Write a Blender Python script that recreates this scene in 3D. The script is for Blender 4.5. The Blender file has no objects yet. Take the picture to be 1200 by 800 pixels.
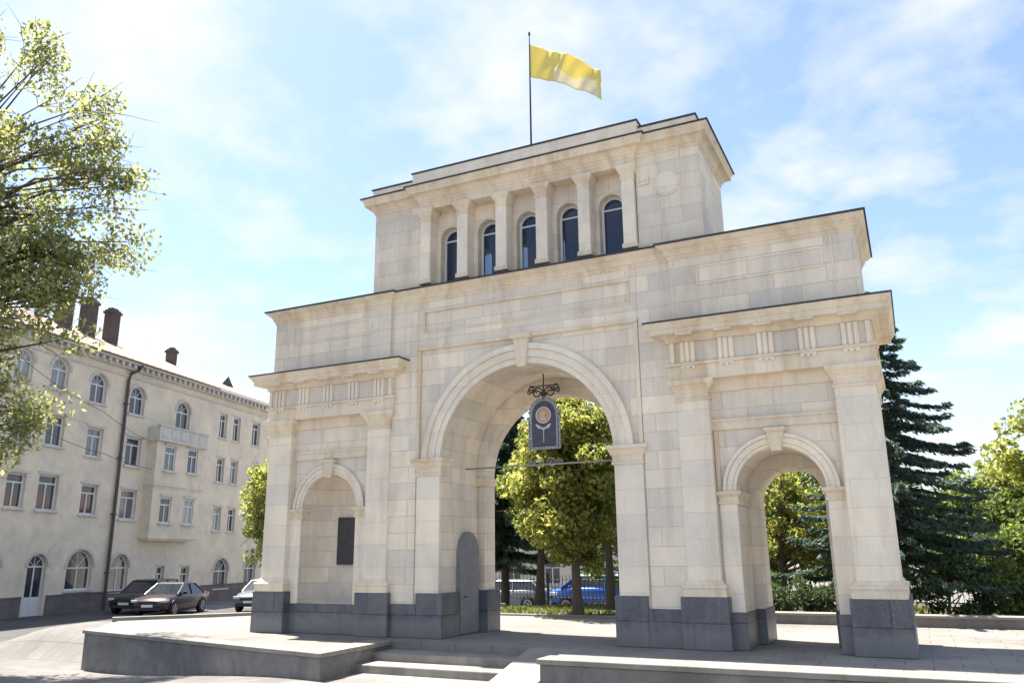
import bpy, bmesh, math, random
import numpy as np
from mathutils import Vector, Matrix
from mathutils.geometry import tessellate_polygon

S = 0.8                      # gate drawing units -> metres
R = math.radians
col = bpy.context.scene.collection
rnd = random.Random(11)

# ------------------------------------------------------------------ materials
def new_mat(name):
    m = bpy.data.materials.new(name); m.use_nodes = True
    nt = m.node_tree; nt.nodes.clear()
    out = nt.nodes.new('ShaderNodeOutputMaterial')
    p = nt.nodes.new('ShaderNodeBsdfPrincipled')
    nt.links.new(p.outputs[0], out.inputs[0])
    return m, nt, p, out

def N(nt, t, **k):
    n = nt.nodes.new(t)
    for a, v in k.items(): setattr(n, a, v)
    return n

def ramp(nt, src, stops):
    r = N(nt, 'ShaderNodeValToRGB')
    e = r.color_ramp.elements
    while len(e) < len(stops): e.new(0.5)
    for i, (p, c) in enumerate(stops):
        e[i].position = p
        e[i].color = (c[0], c[1], c[2], 1) if hasattr(c, '__len__') else (c, c, c, 1)
    nt.links.new(src, r.inputs[0]); return r.outputs[0]

def mix(nt, fac, a, b, mode='MIX'):
    m = N(nt, 'ShaderNodeMix', data_type='RGBA', blend_type=mode)
    def put(sock, v):
        if hasattr(v, 'is_output'): nt.links.new(v, sock)
        elif hasattr(v, '__len__'): sock.default_value = (v[0], v[1], v[2], 1)
        else: sock.default_value = v
    put(m.inputs[0], fac); put(m.inputs[6], a); put(m.inputs[7], b)
    return m.outputs[2]

def noise(nt, vec, scale, detail=4, rough=.55, dist=0):
    n = N(nt, 'ShaderNodeTexNoise'); n.inputs['Scale'].default_value = scale
    n.inputs['Detail'].default_value = detail; n.inputs['Roughness'].default_value = rough
    n.inputs['Distortion'].default_value = dist
    if vec is not None: nt.links.new(vec, n.inputs['Vector'])
    return n.outputs['Fac']

def scaled(nt, vec, s):
    m = N(nt, 'ShaderNodeMapping'); m.inputs['Scale'].default_value = s
    nt.links.new(vec, m.inputs['Vector']); return m.outputs[0]

def wall_uv(nt, vec):
    """(x+y, z) : lets a brick pattern run round axis-aligned walls"""
    s = N(nt, 'ShaderNodeSeparateXYZ'); nt.links.new(vec, s.inputs[0])
    a = N(nt, 'ShaderNodeMath', operation='ADD'); nt.links.new(s.outputs[0], a.inputs[0]); nt.links.new(s.outputs[1], a.inputs[1])
    c = N(nt, 'ShaderNodeCombineXYZ'); nt.links.new(a.outputs[0], c.inputs[0]); nt.links.new(s.outputs[2], c.inputs[1])
    return c.outputs[0]

def mat_stone(name, c1, c2, stain, joint=None, bw=.8, bh=.4, rough=.85, speck=0., stain_amt=.5, jdark=.8, bump=.25, streak=True, jvar=.86, dust=None):
    m, nt, p, out = new_mat(name)
    g = N(nt, 'ShaderNodeTexCoord'); v = g.outputs['Object']
    base = mix(nt, ramp(nt, noise(nt, v, 1.3, 5, .6), [(.3, 0), (.7, 1)]), c1, c2)
    fine = noise(nt, v, 38, 3, .6)
    base = mix(nt, .3, base, ramp(nt, fine, [(.25, .72), (.75, 1.25)]), 'MULTIPLY')
    sv = scaled(nt, v, (2.2, 2.2, .28)) if streak else v
    st = ramp(nt, noise(nt, sv, 1.0, 7, .68, .8), [(.46, 0), (.68, 1)])
    sm = N(nt, 'ShaderNodeMath', operation='MULTIPLY'); sm.inputs[1].default_value = stain_amt
    nt.links.new(st, sm.inputs[0])
    base = mix(nt, sm.outputs[0], base, stain)
    blotch = ramp(nt, noise(nt, v, .55, 5, .62, .5), [(.40, (.91, .91, .93)), (.60, (1.07, 1.06, 1.04))])
    base = mix(nt, .8, base, blotch, 'MULTIPLY')
    bm = N(nt, 'ShaderNodeBump'); bm.inputs['Strength'].default_value = bump; bm.inputs['Distance'].default_value = .01
    nt.links.new(noise(nt, v, 26, 6, .7), bm.inputs['Height'])
    if joint:
        b = N(nt, 'ShaderNodeTexBrick'); nt.links.new(wall_uv(nt, v), b.inputs['Vector'])
        b.inputs['Scale'].default_value = 1; b.inputs['Brick Width'].default_value = bw; b.inputs['Row Height'].default_value = bh
        b.inputs['Mortar Size'].default_value = joint; b.inputs['Mortar Smooth'].default_value = .3
        b.inputs['Color1'].default_value = (jvar, jvar, jvar+.015, 1); b.inputs['Color2'].default_value = (1.08, 1.05, 1, 1)
        b.inputs['Mortar'].default_value = (jdark, jdark * .98, jdark * .95, 1)
        base = mix(nt, 1., base, b.outputs['Color'], 'MULTIPLY')
        b2 = N(nt, 'ShaderNodeBump'); b2.inputs['Strength'].default_value = .35; b2.inputs['Distance'].default_value = .008; b2.invert = True
        nt.links.new(b.outputs['Fac'], b2.inputs['Height']); nt.links.new(bm.outputs[0], b2.inputs['Normal'])
        nt.links.new(b2.outputs[0], p.inputs['Normal'])
    else:
        nt.links.new(bm.outputs[0], p.inputs['Normal'])
    if speck:
        base = mix(nt, speck, base, ramp(nt, noise(nt, v, 90, 2, .5), [(.35, .35), (.5, 1), (.68, 1.9)]), 'MULTIPLY')
    if dust:
        sz_ = N(nt, 'ShaderNodeSeparateXYZ'); nt.links.new(v, sz_.inputs[0])
        ad = N(nt, 'ShaderNodeMath', operation='MULTIPLY_ADD'); nt.links.new(noise(nt, v, 3.5, 5, .65), ad.inputs[0]); ad.inputs[1].default_value = -.55; nt.links.new(sz_.outputs[2], ad.inputs[2])
        base = mix(nt, ramp(nt, ad.outputs[0], [(.0, .42), (.22, 0)]), base, dust)
    nt.links.new(base, p.inputs['Base Color'])
    p.inputs['Roughness'].default_value = rough
    return m

def mat_plain(name, c, rough=.6, metal=0., var=.15, coat=0., scale=6):
    m, nt, p, out = new_mat(name)
    g = N(nt, 'ShaderNodeTexCoord')
    f = ramp(nt, noise(nt, g.outputs['Object'], scale, 4), [(.25, 1 - var), (.75, 1 + var)])
    nt.links.new(mix(nt, 1., c, f, 'MULTIPLY'), p.inputs['Base Color'])
    p.inputs['Roughness'].default_value = rough; p.inputs['Metallic'].default_value = metal
    if coat: p.inputs['Coat Weight'].default_value = coat
    return m

def mat_leaf(name, cols, trans=.45, rough=.5):
    m, nt, p, out = new_mat(name)
    g = N(nt, 'ShaderNodeNewGeometry')
    tc = N(nt, 'ShaderNodeTexCoord')
    n = len(cols)
    c = ramp(nt, g.outputs['Random Per Island'], [(i / (n - 1), q) for i, q in enumerate(cols)])
    big = ramp(nt, noise(nt, tc.outputs['Object'], .9, 3), [(.35, .72), (.65, 1.25)])
    c = mix(nt, 1., c, big, 'MULTIPLY')
    nt.links.new(c, p.inputs['Base Color']); p.inputs['Roughness'].default_value = rough
    p.inputs['Specular IOR Level'].default_value = .3
    t = N(nt, 'ShaderNodeBsdfTranslucent')
    nt.links.new(mix(nt, 1., c, (1.6, 1.5, .95), 'MULTIPLY'), t.inputs['Color'])
    mx = N(nt, 'ShaderNodeMixShader'); mx.inputs[0].default_value = trans
    nt.links.new(p.outputs[0], mx.inputs[1]); nt.links.new(t.outputs[0], mx.inputs[2]); nt.links.new(mx.outputs[0], out.inputs[0])
    return m

def mat_glass(name, tint, opac=.6, rough=.05):
    m, nt, p, out = new_mat(name)
    p.inputs['Base Color'].default_value = (*tint, 1); p.inputs['Roughness'].default_value = rough
    p.inputs['Specular IOR Level'].default_value = .8
    t = N(nt, 'ShaderNodeBsdfTransparent'); t.inputs[0].default_value = (.8, .9, 1, 1)
    mx = N(nt, 'ShaderNodeMixShader'); mx.inputs[0].default_value = opac
    nt.links.new(t.outputs[0], mx.inputs[1]); nt.links.new(p.outputs[0], mx.inputs[2]); nt.links.new(mx.outputs[0], out.inputs[0])
    return m

LIME = mat_stone('limestone', (.79, .715, .605), (.715, .65, .555), (.50, .42, .33), joint=.011, bw=.95, bh=.36, jdark=.80, stain_amt=.5)
LIMEP = mat_stone('limestone_smooth', (.80, .73, .62), (.73, .665, .565), (.54, .44, .32), joint=.008, bw=3.1, bh=.48, stain_amt=.45, jdark=.88, jvar=.95)
METO = mat_stone('grey_metope_stone', (.66, .605, .525), (.60, .55, .485), (.44, .38, .31), stain_amt=.5)
LIMEC = mat_stone('limestone_carved', (.77, .67, .53), (.68, .595, .47), (.52, .385, .235), stain_amt=.75)
GRAN = mat_stone('dark_granite', (.105, .11, .135), (.075, .08, .105), (.19, .185, .185), joint=.014, bw=1.3, bh=.46, rough=.42, speck=.75, stain_amt=.5, dust=(.25, .24, .225), jdark=.42, bump=.08)
TERR = mat_stone('terrace_stone', (.17, .16, .155), (.115, .11, .11), (.26, .25, .235), rough=.9, stain_amt=.7, bump=.5, streak=False)
COPE = mat_stone('coping_stone', (.28, .26, .235), (.19, .18, .165), (.10, .10, .075), rough=.9, stain_amt=.45, bump=.5)
PLAS = mat_stone('cream_plaster', (.74, .645, .50), (.66, .585, .475), (.50, .455, .42), stain_amt=.6, bump=.15, streak=False)
PLASW = mat_stone('white_trim', (.60, .57, .52), (.52, .50, .46), (.38, .36, .33), stain_amt=.4, bump=.1)
PLIN = mat_stone('plinth_stone', (.20, .17, .165), (.15, .13, .13), (.1, .09, .09), joint=.012, bw=.7, bh=.35, stain_amt=.4)
FLASH = mat_plain('metal_flashing', (.06, .058, .06), .5, .6)
IRON = mat_plain('wrought_iron', (.045, .045, .05), .5, .5)
DOORM = mat_plain('grey_painted_door', (.19, .19, .205), .6)
BRONZE = mat_plain('dark_bronze', (.055, .052, .056), .5, .5, .3, scale=14)
GLASSD = mat_glass('tower_glass', (.02, .035, .09), .55)
GLASSB = mat_glass('window_glass', (.03, .04, .055), .95, .08)
_nt = GLASSB.node_tree; _oi = N(_nt, 'ShaderNodeObjectInfo'); _tc = N(_nt, 'ShaderNodeTexCoord')
_r = ramp(_nt, _oi.outputs['Random'], [(.0, (.03, .04, .055)), (.55, (.045, .05, .06)), (.75, (.16, .16, .17)), (1, (.34, .33, .33))])
_f = ramp(_nt, noise(_nt, scaled(_nt, _tc.outputs['Object'], (9, 1, .6)), 1.2, 3), [(.35, .6), (.65, 1.25)])
_nt.links.new(mix(_nt, 1., _r, _f, 'MULTIPLY'), [n for n in _nt.nodes if n.type == 'BSDF_PRINCIPLED'][0].inputs['Base Color'])
WHITE = mat_plain('white_window_paint', (.66, .67, .68), .5, var=.06)
TIN = mat_plain('pale_tin_roof', (.36, .25, .20), .6, .0, .2)
BRICK = mat_stone('dark_brick', (.085, .07, .062), (.065, .055, .052), (.05, .045, .045), joint=.012, bw=.25, bh=.08, stain_amt=.5, jdark=1.3)
PIPE = mat_plain('brown_pipe', (.075, .06, .06), .6)
BARK = mat_stone('bark', (.10, .08, .062), (.062, .05, .04), (.15, .14, .10), rough=.95, bump=.9, stain_amt=.4)
CONC = mat_stone('pale_concrete', (.27, .255, .235), (.20, .19, .18), (.22, .21, .20), rough=.9, stain_amt=.35, streak=False)

def mat_paving(name, c1, c2, bw, bh, jd=.7, rough=.9):
    m, nt, p, out = new_mat(name)
    g = N(nt, 'ShaderNodeTexCoord'); v = g.outputs['Object']
    base = mix(nt, ramp(nt, noise(nt, v, .8, 6, .65), [(.3, 0), (.7, 1)]), c1, c2)
    base = mix(nt, .5, base, ramp(nt, noise(nt, v, 45, 3), [(.3, .7), (.7, 1.25)]), 'MULTIPLY')
    base = mix(nt, .6, base, ramp(nt, noise(nt, v, .22, 4), [(.38, .55), (.62, 1.15)]), 'MULTIPLY')
    if bw:
        b = N(nt, 'ShaderNodeTexBrick'); nt.links.new(v, b.inputs['Vector']); b.inputs['Scale'].default_value = 1
        b.inputs['Brick Width'].default_value = bw; b.inputs['Row Height'].default_value = bh; b.inputs['Mortar Size'].default_value = .008
        b.inputs['Color1'].default_value = (.92, .92, .93, 1); b.inputs['Color2'].default_value = (1.06, 1.05, 1.02, 1); b.inputs['Mortar'].default_value = (jd, jd, jd, 1)
        base = mix(nt, 1., base, b.outputs['Color'], 'MULTIPLY')
    bm = N(nt, 'ShaderNodeBump'); bm.inputs['Strength'].default_value = .4; bm.inputs['Distance'].default_value = .01
    nt.links.new(noise(nt, v, 30, 5, .7), bm.inputs['Height']); nt.links.new(bm.outputs[0], p.inputs['Normal'])
    nt.links.new(base, p.inputs['Base Color']); p.inputs['Roughness'].default_value = rough
    return m
PAVE = mat_paving('plaza_paving', (.20, .19, .18), (.125, .122, .122), .6, .6, jd=.45)
PAVE2 = mat_paving('terrace_paving', (.26, .243, .225), (.175, .167, .16), .8, .5, jd=.45)
ASPH = mat_paving('asphalt', (.075, .073, .075), (.055, .054, .057), 0, 0)
SOIL = mat_paving('lawn_soil', (.07, .085, .03), (.12, .105, .06), 0, 0)

# ------------------------------------------------------------------ mesh helpers
class MB:
    def __init__(s): s.v = []; s.f = []; s.mi = []; s.cur = 0
    def add(s, vs, fs):
        o = len(s.v); s.v += [tuple(p) for p in vs]
        for f in fs: s.f.append(tuple(i + o for i in f)); s.mi.append(s.cur)
        return s
    def box(s, x0, x1, y0, y1, z0, z1):
        x0, x1 = min(x0, x1), max(x0, x1)
        v = [(x, y, z) for z in (z0, z1) for y in (y0, y1) for x in (x0, x1)]
        return s.add(v, [(0, 2, 3, 1), (4, 5, 7, 6), (0, 1, 5, 4), (1, 3, 7, 5), (3, 2, 6, 7), (2, 0, 4, 6)])
    def prism(s, poly, y0, y1, holes=()):
        """outline in (x,z) with holes, solid between y0 (front) and y1"""
        loops = [list(poly)] + [list(h) for h in holes]
        flat = [p for l in loops for p in l]; n = len(flat)
        tris = tessellate_polygon([[Vector((p[0], p[1], 0)) for p in l] for l in loops])
        v = [(p[0], y0, p[1]) for p in flat] + [(p[0], y1, p[1]) for p in flat]
        f = []
        for t in tris:
            a, b, c = (flat[i] for i in t)
            ar = (b[0]-a[0])*(c[1]-a[1]) - (b[1]-a[1])*(c[0]-a[0])
            if abs(ar) < 1e-10: continue
            t = t if ar > 0 else (t[0], t[2], t[1])
            f.append(tuple(t)); f.append((t[0]+n, t[2]+n, t[1]+n))
        o = 0
        for li, l in enumerate(loops):
            k = len(l)
            area = sum(l[i][0]*l[(i+1) % k][1] - l[(i+1) % k][0]*l[i][1] for i in range(k))
            for i in range(k):
                a, b = o+i, o+(i+1) % k
                q = (a, a+n, b+n, b)
                if (area > 0) == (li > 0): q = q[::-1]
                f.append(q)
            o += k
        return s.add(v, f)
    def slab(s, poly, z0, z1):
        """outline in (x,y), solid between z0 and z1"""
        k = len(poly)
        area = sum(poly[i][0]*poly[(i+1) % k][1] - poly[(i+1) % k][0]*poly[i][1] for i in range(k))
        if area < 0: poly = poly[::-1]
        v = [(x, y, z0) for x, y in poly] + [(x, y, z1) for x, y in poly]
        return s.add(v, [tuple(range(k))[::-1], tuple(range(k, 2*k))] + [(i, (i+1) % k, (i+1) % k + k, i+k) for i in range(k)])
    def mould(s, plan, prof):
        """rings of a right-angled plan outline, pushed outward by off at each z"""
        k = len(plan)
        area = sum(plan[i][0]*plan[(i+1) % k][1] - plan[(i+1) % k][0]*plan[i][1] for i in range(k))
        if area < 0: plan = plan[::-1]
        nr = []
        for i in range(k):
            a, b = plan[i], plan[(i+1) % k]; dx, dy = b[0]-a[0], b[1]-a[1]; L = math.hypot(dx, dy); nr.append((dy/L, -dx/L))
        vs, fs = [], []
        for off, z in prof:
            for i in range(k):
                n0, n1 = nr[i-1], nr[i]
                vs.append((plan[i][0] + off*(n0[0]+n1[0]), plan[i][1] + off*(n0[1]+n1[1]), z))
        for j in range(len(prof)-1):
            for i in range(k):
                a = j*k+i; b = j*k+(i+1) % k
                fs.append((a, b, b+k, a+k))
        fs.append(tuple(range(k))[::-1]); t = (len(prof)-1)*k; fs.append(tuple(range(t, t+k)))
        return s.add(vs, fs)
    def tube(s, pts, r, n=8, cap=True):
        pts = [Vector(p) for p in pts]; rs = r if hasattr(r, '__len__') else [r]*len(pts)
        vs, fs = [], []; up = Vector((0, 0, 1))
        for i, p in enumerate(pts):
            d = (pts[min(i+1, len(pts)-1)] - pts[max(i-1, 0)]).normalized()
            a = d.cross(up if abs(d.z) < .95 else Vector((1, 0, 0))).normalized(); b = d.cross(a)
            for k in range(n):
                t = 2*math.pi*k/n; vs.append(p + (a*math.cos(t) + b*math.sin(t))*rs[i])
        for i in range(len(pts)-1):
            for k in range(n):
                fs.append((i*n+k, i*n+(k+1) % n, (i+1)*n+(k+1) % n, (i+1)*n+k))
        if cap: fs.append(tuple(range(n))); fs.append(tuple(range((len(pts)-1)*n, len(pts)*n))[::-1])
        return s.add(vs, fs)
    def ringarc(s, cx, cz, r0, r1, y0, y1, n=48, a0=0, a1=math.pi):
        """half ring in the x-z plane between y0 and y1"""
        vs, fs = [], []
        for i in range(n+1):
            a = a0+(a1-a0)*i/n; c, q = math.cos(a), math.sin(a)
            vs += [(cx+r0*c, y0, cz+r0*q), (cx+r1*c, y0, cz+r1*q), (cx+r1*c, y1, cz+r1*q), (cx+r0*c, y1, cz+r0*q)]
        for i in range(n):
            for k in range(4):
                a, b = i*4+k, i*4+(k+1) % 4; fs.append((b, a, a+4, b+4))
        fs += [(0, 1, 2, 3), (n*4+3, n*4+2, n*4+1, n*4)]
        return s.add(vs, fs)
    def disc(s, cx, cz, r, y0, y1, n=40):
        p = [(cx+r*math.cos(2*math.pi*i/n), cz+r*math.sin(2*math.pi*i/n)) for i in range(n)]
        return s.prism(p, y0, y1)
    def xf(s, M):
        s.v = [tuple(M @ Vector(p)) for p in s.v]; return s
    def build(s, name, mat, parent=None, scale=1., bevel=0., smooth=False, recalc=True):
        me = bpy.data.meshes.new(name)
        me.from_pydata([tuple(c*scale for c in p) for p in s.v], [], s.f)
        mats = mat if isinstance(mat, (list, tuple)) else [mat]
        for m in mats: me.materials.append(m)
        if len(mats) > 1: me.polygons.foreach_set('material_index', s.mi)
        if recalc:
            bm = bmesh.new(); bm.from_mesh(me); bmesh.ops.recalc_face_normals(bm, faces=bm.faces); bm.to_mesh(me); bm.free()
        if smooth: me.polygons.foreach_set('use_smooth', [True]*len(me.polygons))
        me.update()
        o = bpy.data.objects.new(name, me); col.objects.link(o)
        if parent: o.parent = parent
        if bevel:
            b = o.modifiers.new('bevel', 'BEVEL'); b.width = bevel; b.segments = 2; b.limit_method = 'ANGLE'; b.angle_limit = R(40)
        return o

def tag(o, label=None, cat=None, group=None, kind=None):
    if label: o['label'] = label
    if cat: o['category'] = cat
    if group: o['group'] = group
    if kind: o['kind'] = kind
    return o
def empty(name, loc=(0, 0, 0), rz=0.):
    o = bpy.data.objects.new(name, None); o.location = loc; o.rotation_euler = (0, 0, rz); o.empty_display_size = .3; col.objects.link(o); return o
def copy_tree(o, parent=None):
    c = o.copy(); col.objects.link(c); c.parent = parent
    for ch in list(o.children): copy_tree(ch, c)
    return c
def arch_pts(cx, hw, spring, n=40, flip=False):
    p = [(cx+hw*math.cos(math.pi*i/n), spring+hw*math.sin(math.pi*i/n)) for i in range(n+1)]   # right to left
    return p[::-1] if flip else p
def wall_arch(x0, x1, z0, z1, arches):
    """wall outline with arched openings rising from its bottom edge; arches sorted by x: (cx, hw, spring)"""
    p = [(x0, z0)]
    for cx, hw, sp in arches:
        p += [(cx-hw, z0)] + arch_pts(cx, hw, sp, flip=True) + [(cx+hw, z0)]
    return p + [(x1, z0), (x1, z1), (x0, z1)]
def rect(x0, x1, y0, y1): return [(x0, y0), (x1, y0), (x1, y1), (x0, y1)]

# ================================================================== THE GATE
gate = tag(empty('triumphal_arch'), 'monumental cream limestone gate with one large arch, two side bays and a windowed tower', 'gate')
def G(mb, name, mat, parent=gate, bevel=.012, **k): return mb.build(name, mat, parent, S, bevel, **k)
YR = 2.8
# central body
m = MB()
m.prism(wall_arch(-4.3, 4.3, 0, 9.25, [(0, 2.5, 4.56)]), 0, 2.15)
m.prism(wall_arch(-4.29, 4.29, 0, 9.24, [(0, 2.27, 4.32)]), 2.15, YR)
for s in (-1, 1): m.box(s*3.28, s*4.25, -.045, 0, .85, 9.25)                # flanking strips
m.prism([(-3.279, 7.84), (3.279, 7.84), (3.279, 9.25), (-3.279, 9.25)], -.045, 0, [[(-3.1, 8.3), (3.1, 8.3), (3.1, 8.93), (-3.1, 8.93)]])
G(m, 'central_wall', LIME)
m = MB(); m.box(-3.27, 3.27, -.085, 0, 7.78, 7.86)
for s in (-1, 1): m.box(s*3.17, s*3.27, -.07, 0, 4.7, 7.78)
for a, b, c, d in ((-3.1, 3.1, 8.28, 8.33), (-3.1, 3.1, 8.9, 8.95)): m.box(a, b, -.065, 0, c, d)
for s in (-1, 1): m.box(s*3.05, s*3.1, -.065, 0, 8.33, 8.9)
G(m, 'panel_moulding', LIMEC, bevel=.01)
m = MB()
m.ringarc(0, 4.56, 2.5, 2.66, -.07, 0); m.ringarc(0, 4.56, 2.66, 2.88, -.10, 0); m.ringarc(0, 4.56, 2.88, 3.04, -.15, 0)
av = G(m, 'archivolt', LIMEP)
m = MB()
m.prism([(-.07, 6.95), (.17, 6.95), (.27, 7.72), (-.17, 7.72)], -.19, -.02); m.mould(rect(-.19, .29, -.20, -.02), [(0, 7.72), (.04, 7.75), (.06, 7.86)])
G(m, 'keystone', LIMEC, av)
for s in (-1, 1):
    m = MB(); m.box(s*2.5, s*3.24, -.06, 0, 1.13, 4.23)
    ip = G(m, 'impost_pier', LIMEP)
    m = MB(); a, b = sorted((s*2.46, s*3.25)); m.mould(rect(a, b, -.07, .35), [(-.01, 4.2), (.02, 4.22), (.02, 4.28), (0, 4.29), (.0, 4.42), (.04, 4.46), (.09, 4.58), (.13, 4.6), (.13, 4.68)])
    G(m, 'impost', LIMEC, ip)
    m = MB(); a, b = sorted((s*2.24, s*2.6)); m.mould(rect(a, b, 2.08, 2.74), [(0, 4.05), (.02, 4.08), (.02, 4.15), (.06, 4.2), (.06, 4.3)])
    G(m, 'rear_impost', LIMEC, ip)
# dark base of the centre
for s in (-1, 1):
    m = MB(); m.box(s*2.38, s*3.19, -.08, 2.1, 0, 1.135); m.box(s*2.13, s*3.1, 2.06, YR+.05, 0, 1.135); m.box(s*3.1, s*4.2, -.065, .5, 0, .85)
    G(m, 'dark_base', GRAN)
# door in the left jamb
m = MB()
pts = [(.9, 0), (1.93, 0), (1.93, 2.1)] + [(1.415+.515*math.cos(math.pi*i/20), 2.1+.61*math.sin(math.pi*i/20)) for i in range(1, 20)] + [(.9, 2.1)]
m.prism(pts, 0, .15); m.xf(Matrix(((0, -1, 0, -2.35), (1, 0, 0, 0), (0, 0, 1, .03), (0, 0, 0, 1))))
dr = G(m, 'door', DOORM)
m = MB(); m.tube([(-2.34, 1.08, 1.0), (-2.29, 1.08, 1.0), (-2.29, 1.18, 1.0)], .018, 6); G(m, 'handle', IRON, dr, 0)
# tie rod across the arch
m = MB(); m.tube([(-2.49, 1.42, 4.5), (2.49, 1.42, 4.5)], .022, 8)
def scroll(m, cx, cz, y, r, turns, sgn, th, n=26, ph=0., flipz=1):
    pts = []
    for i in range(n):
        t = i/(n-1); a = turns*2*math.pi*t; q = r*(1-.8*t)
        pts.append((cx+sgn*(r-q*math.cos(a)), y, cz+flipz*q*math.sin(a)))
    m.tube(pts, th, 5)
for s in (-1, 1):
    scroll(m, s*.05, 4.54, 1.42, .15, 1.4, s, .018); scroll(m, s*.35, 4.54, 1.42, .1, 1.3, s, .016)
G(m, 'tie_rod', mat_plain('pale_iron', (.34, .33, .32), .5, .4), bevel=0, smooth=True)

# wings
for s in (-1, 1):
    def X(a, b): return sorted((s*a, s*b))
    cx = s*6.36
    m = MB(); x0, x1 = X(4.1, 8.5)
    if s > 0:
        m.prism(wall_arch(x0, x1, 0, 6.2, [(cx, .98, 3.44)]), .15, 1.55)
        m.prism(wall_arch(x0+.01, x1-.01, 0, 6.19, [(cx, .80, 3.3)]), 1.55, YR)
    else:
        m.prism(wall_arch(x0, x1, .8, 6.2, [(cx, .98, 3.44)]), .15, .3)
        m.box(x0, x1, 1.5, YR, 0, 6.2); m.box(x0, cx-1.1, .3, 1.5, 0, 6.2); m.box(cx+1.1, x1, .3, 1.5, 0, 6.2)
        # apse of the niche
        vs, fs = [], []; nr, nz = 24, 10
        rows = [(.98, .8), (.98, 3.44)] + [(.98*math.cos(R(90*k/nz)), 3.44+.98*math.sin(R(90*k/nz))) for k in range(1, nz+1)]
        for r, z in rows:
            for i in range(nr+1):
                a = math.pi*i/nr; vs.append((cx+r*math.cos(a), .3+r*math.sin(a), z))
        for j in range(len(rows)-1):
            for i in range(nr): q = j*(nr+1)+i; fs.append((q, q+1, q+nr+2, q+nr+1))
        m.add(vs, fs); m.box(cx-1.05, cx+1.05, .2, 1.4, .6, .8)
    G(m, 'wing_wall', LIME, bevel=0)
    # mouldings on the wall between the pilasters
    m = MB(); a, b = X(4.9, 7.8); m.box(a, b, .08, .15, 4.9, 5.14); m.box(a, b, .05, .15, 5.09, 5.16); m.box(a, b, .09, .15, 5.83, 6.15)
    for q in (5.0, 7.72): a, b = X(q-.05, q+.05); m.box(a, b, .10, .15, 3.46, 4.9)
    G(m, 'panel_moulding', LIMEC, bevel=.01)
    m = MB(); m.ringarc(cx, 3.46, .98, 1.06, .10, .16, 36); m.ringarc(cx, 3.46, 1.06, 1.2, .08, .16, 36); m.ringarc(cx, 3.46, 1.2, 1.28, .04, .16, 36)
    av = G(m, 'archivolt', LIMEP)
    m = MB(); m.prism([(cx-.11, 4.33), (cx+.11, 4.33), (cx+.2, 4.78), (cx-.2, 4.78)], -.02, .14); m.mould(rect(cx-.19, cx+.19, -.03, .14), [(0, 4.76), (.05, 4.8), (.05, 4.87)])
    G(m, 'keystone', LIMEC, av)
    for q in (-1, 1):
        a, b = sorted((cx+q*.98, cx+q*1.38))
        m = MB(); m.box(a, b, .09, .16, .8, 3.2); ip = G(m, 'impost_pier', LIMEP)
        a, b = sorted((cx+q*.95, cx+q*1.39))
        m = MB(); m.mould(rect(a, b, .08, 1.56 if s > 0 else .3), [(0, 3.17), (.02, 3.2), (.02, 3.24), (0, 3.25), (0, 3.34), (.07, 3.4), (.09, 3.47)]); G(m, 'impost', LIMEC, ip)
    if s > 0:
        for q in (-1, 1):
            m = MB(); a, b = sorted((cx+q*.95, cx+q*1.45)); m.box(a, b, .07, 1.52, 0, .8)
            a, b = sorted((cx+q*.77, cx+q*1.4)); m.box(a, b, 1.5, YR+.04, 0, .8); G(m, 'dark_base', GRAN)
    else: G(MB().box(*X(4.9, 7.8), .07, .25, 0, .8), 'dark_base', GRAN)
    # pilasters
    for xa, xb in ((7.735, 8.592), (4.157, 4.93)):
        a, b = X(xa, xb); yb = .3 if xa < 5 else YR
        m = MB(); m.box(a, b, -.087, yb, 1.4, 5.66); pl = G(m, 'pilaster', LIMEP, bevel=.02)
        m = MB(); m.box(a-.16, b+.16, -.212, yb+.02, 0, 1.135); G(m, 'pedestal', GRAN, pl, .015)
        m = MB(); m.mould(rect(a, b, -.087, yb), [(.11, 1.135), (.11, 1.30), (.12, 1.31), (.135, 1.345), (.12, 1.385), (.07, 1.4), (.055, 1.42), (.02, 1.49), (-.01, 1.5)]); G(m, 'base_moulding', LIMEC, pl, .006)
        m = MB(); m.mould(rect(a, b, -.087, yb), [(-.01, 5.6), (.0, 5.62), (.03, 5.635), (.045, 5.665), (.03, 5.695), (.005, 5.71), (.005, 5.80), (.03, 5.82), (.03, 5.86), (.07, 5.93), (.10, 5.97), (.10, 6.0), (.13, 6.01), (.155, 6.06), (.155, 6.13)]); G(m, 'capital', LIMEC, pl, .005)
    # lower entablature
    x0, x1 = X(4.02, 8.68); pr = rect(x0, x1, -.14, YR+.1)
    m = MB(); m.mould(pr, [(0, 6.13), (0, 6.49)]); m.mould(pr, [(.045, 6.49), (.045, 6.56)]); m.mould(pr, [(-.03, 6.56), (-.03, 7.08)])
    m.mould(pr, [(.005, 7.08), (.04, 7.1), (.04, 7.17), (.09, 7.2), (.13, 7.23), (.34, 7.25), (.34, 7.37), (.37, 7.38), (.40, 7.44), (.44, 7.49), (.45, 7.53)])
    en = G(m, 'entablature', LIMEC, bevel=.006)
    m = MB(); m.mould(pr, [(.44, 7.53), (.475, 7.535), (.475, 7.565), (.3, 7.62)]); G(m, 'metal_flashing', FLASH, en, 0)
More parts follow.
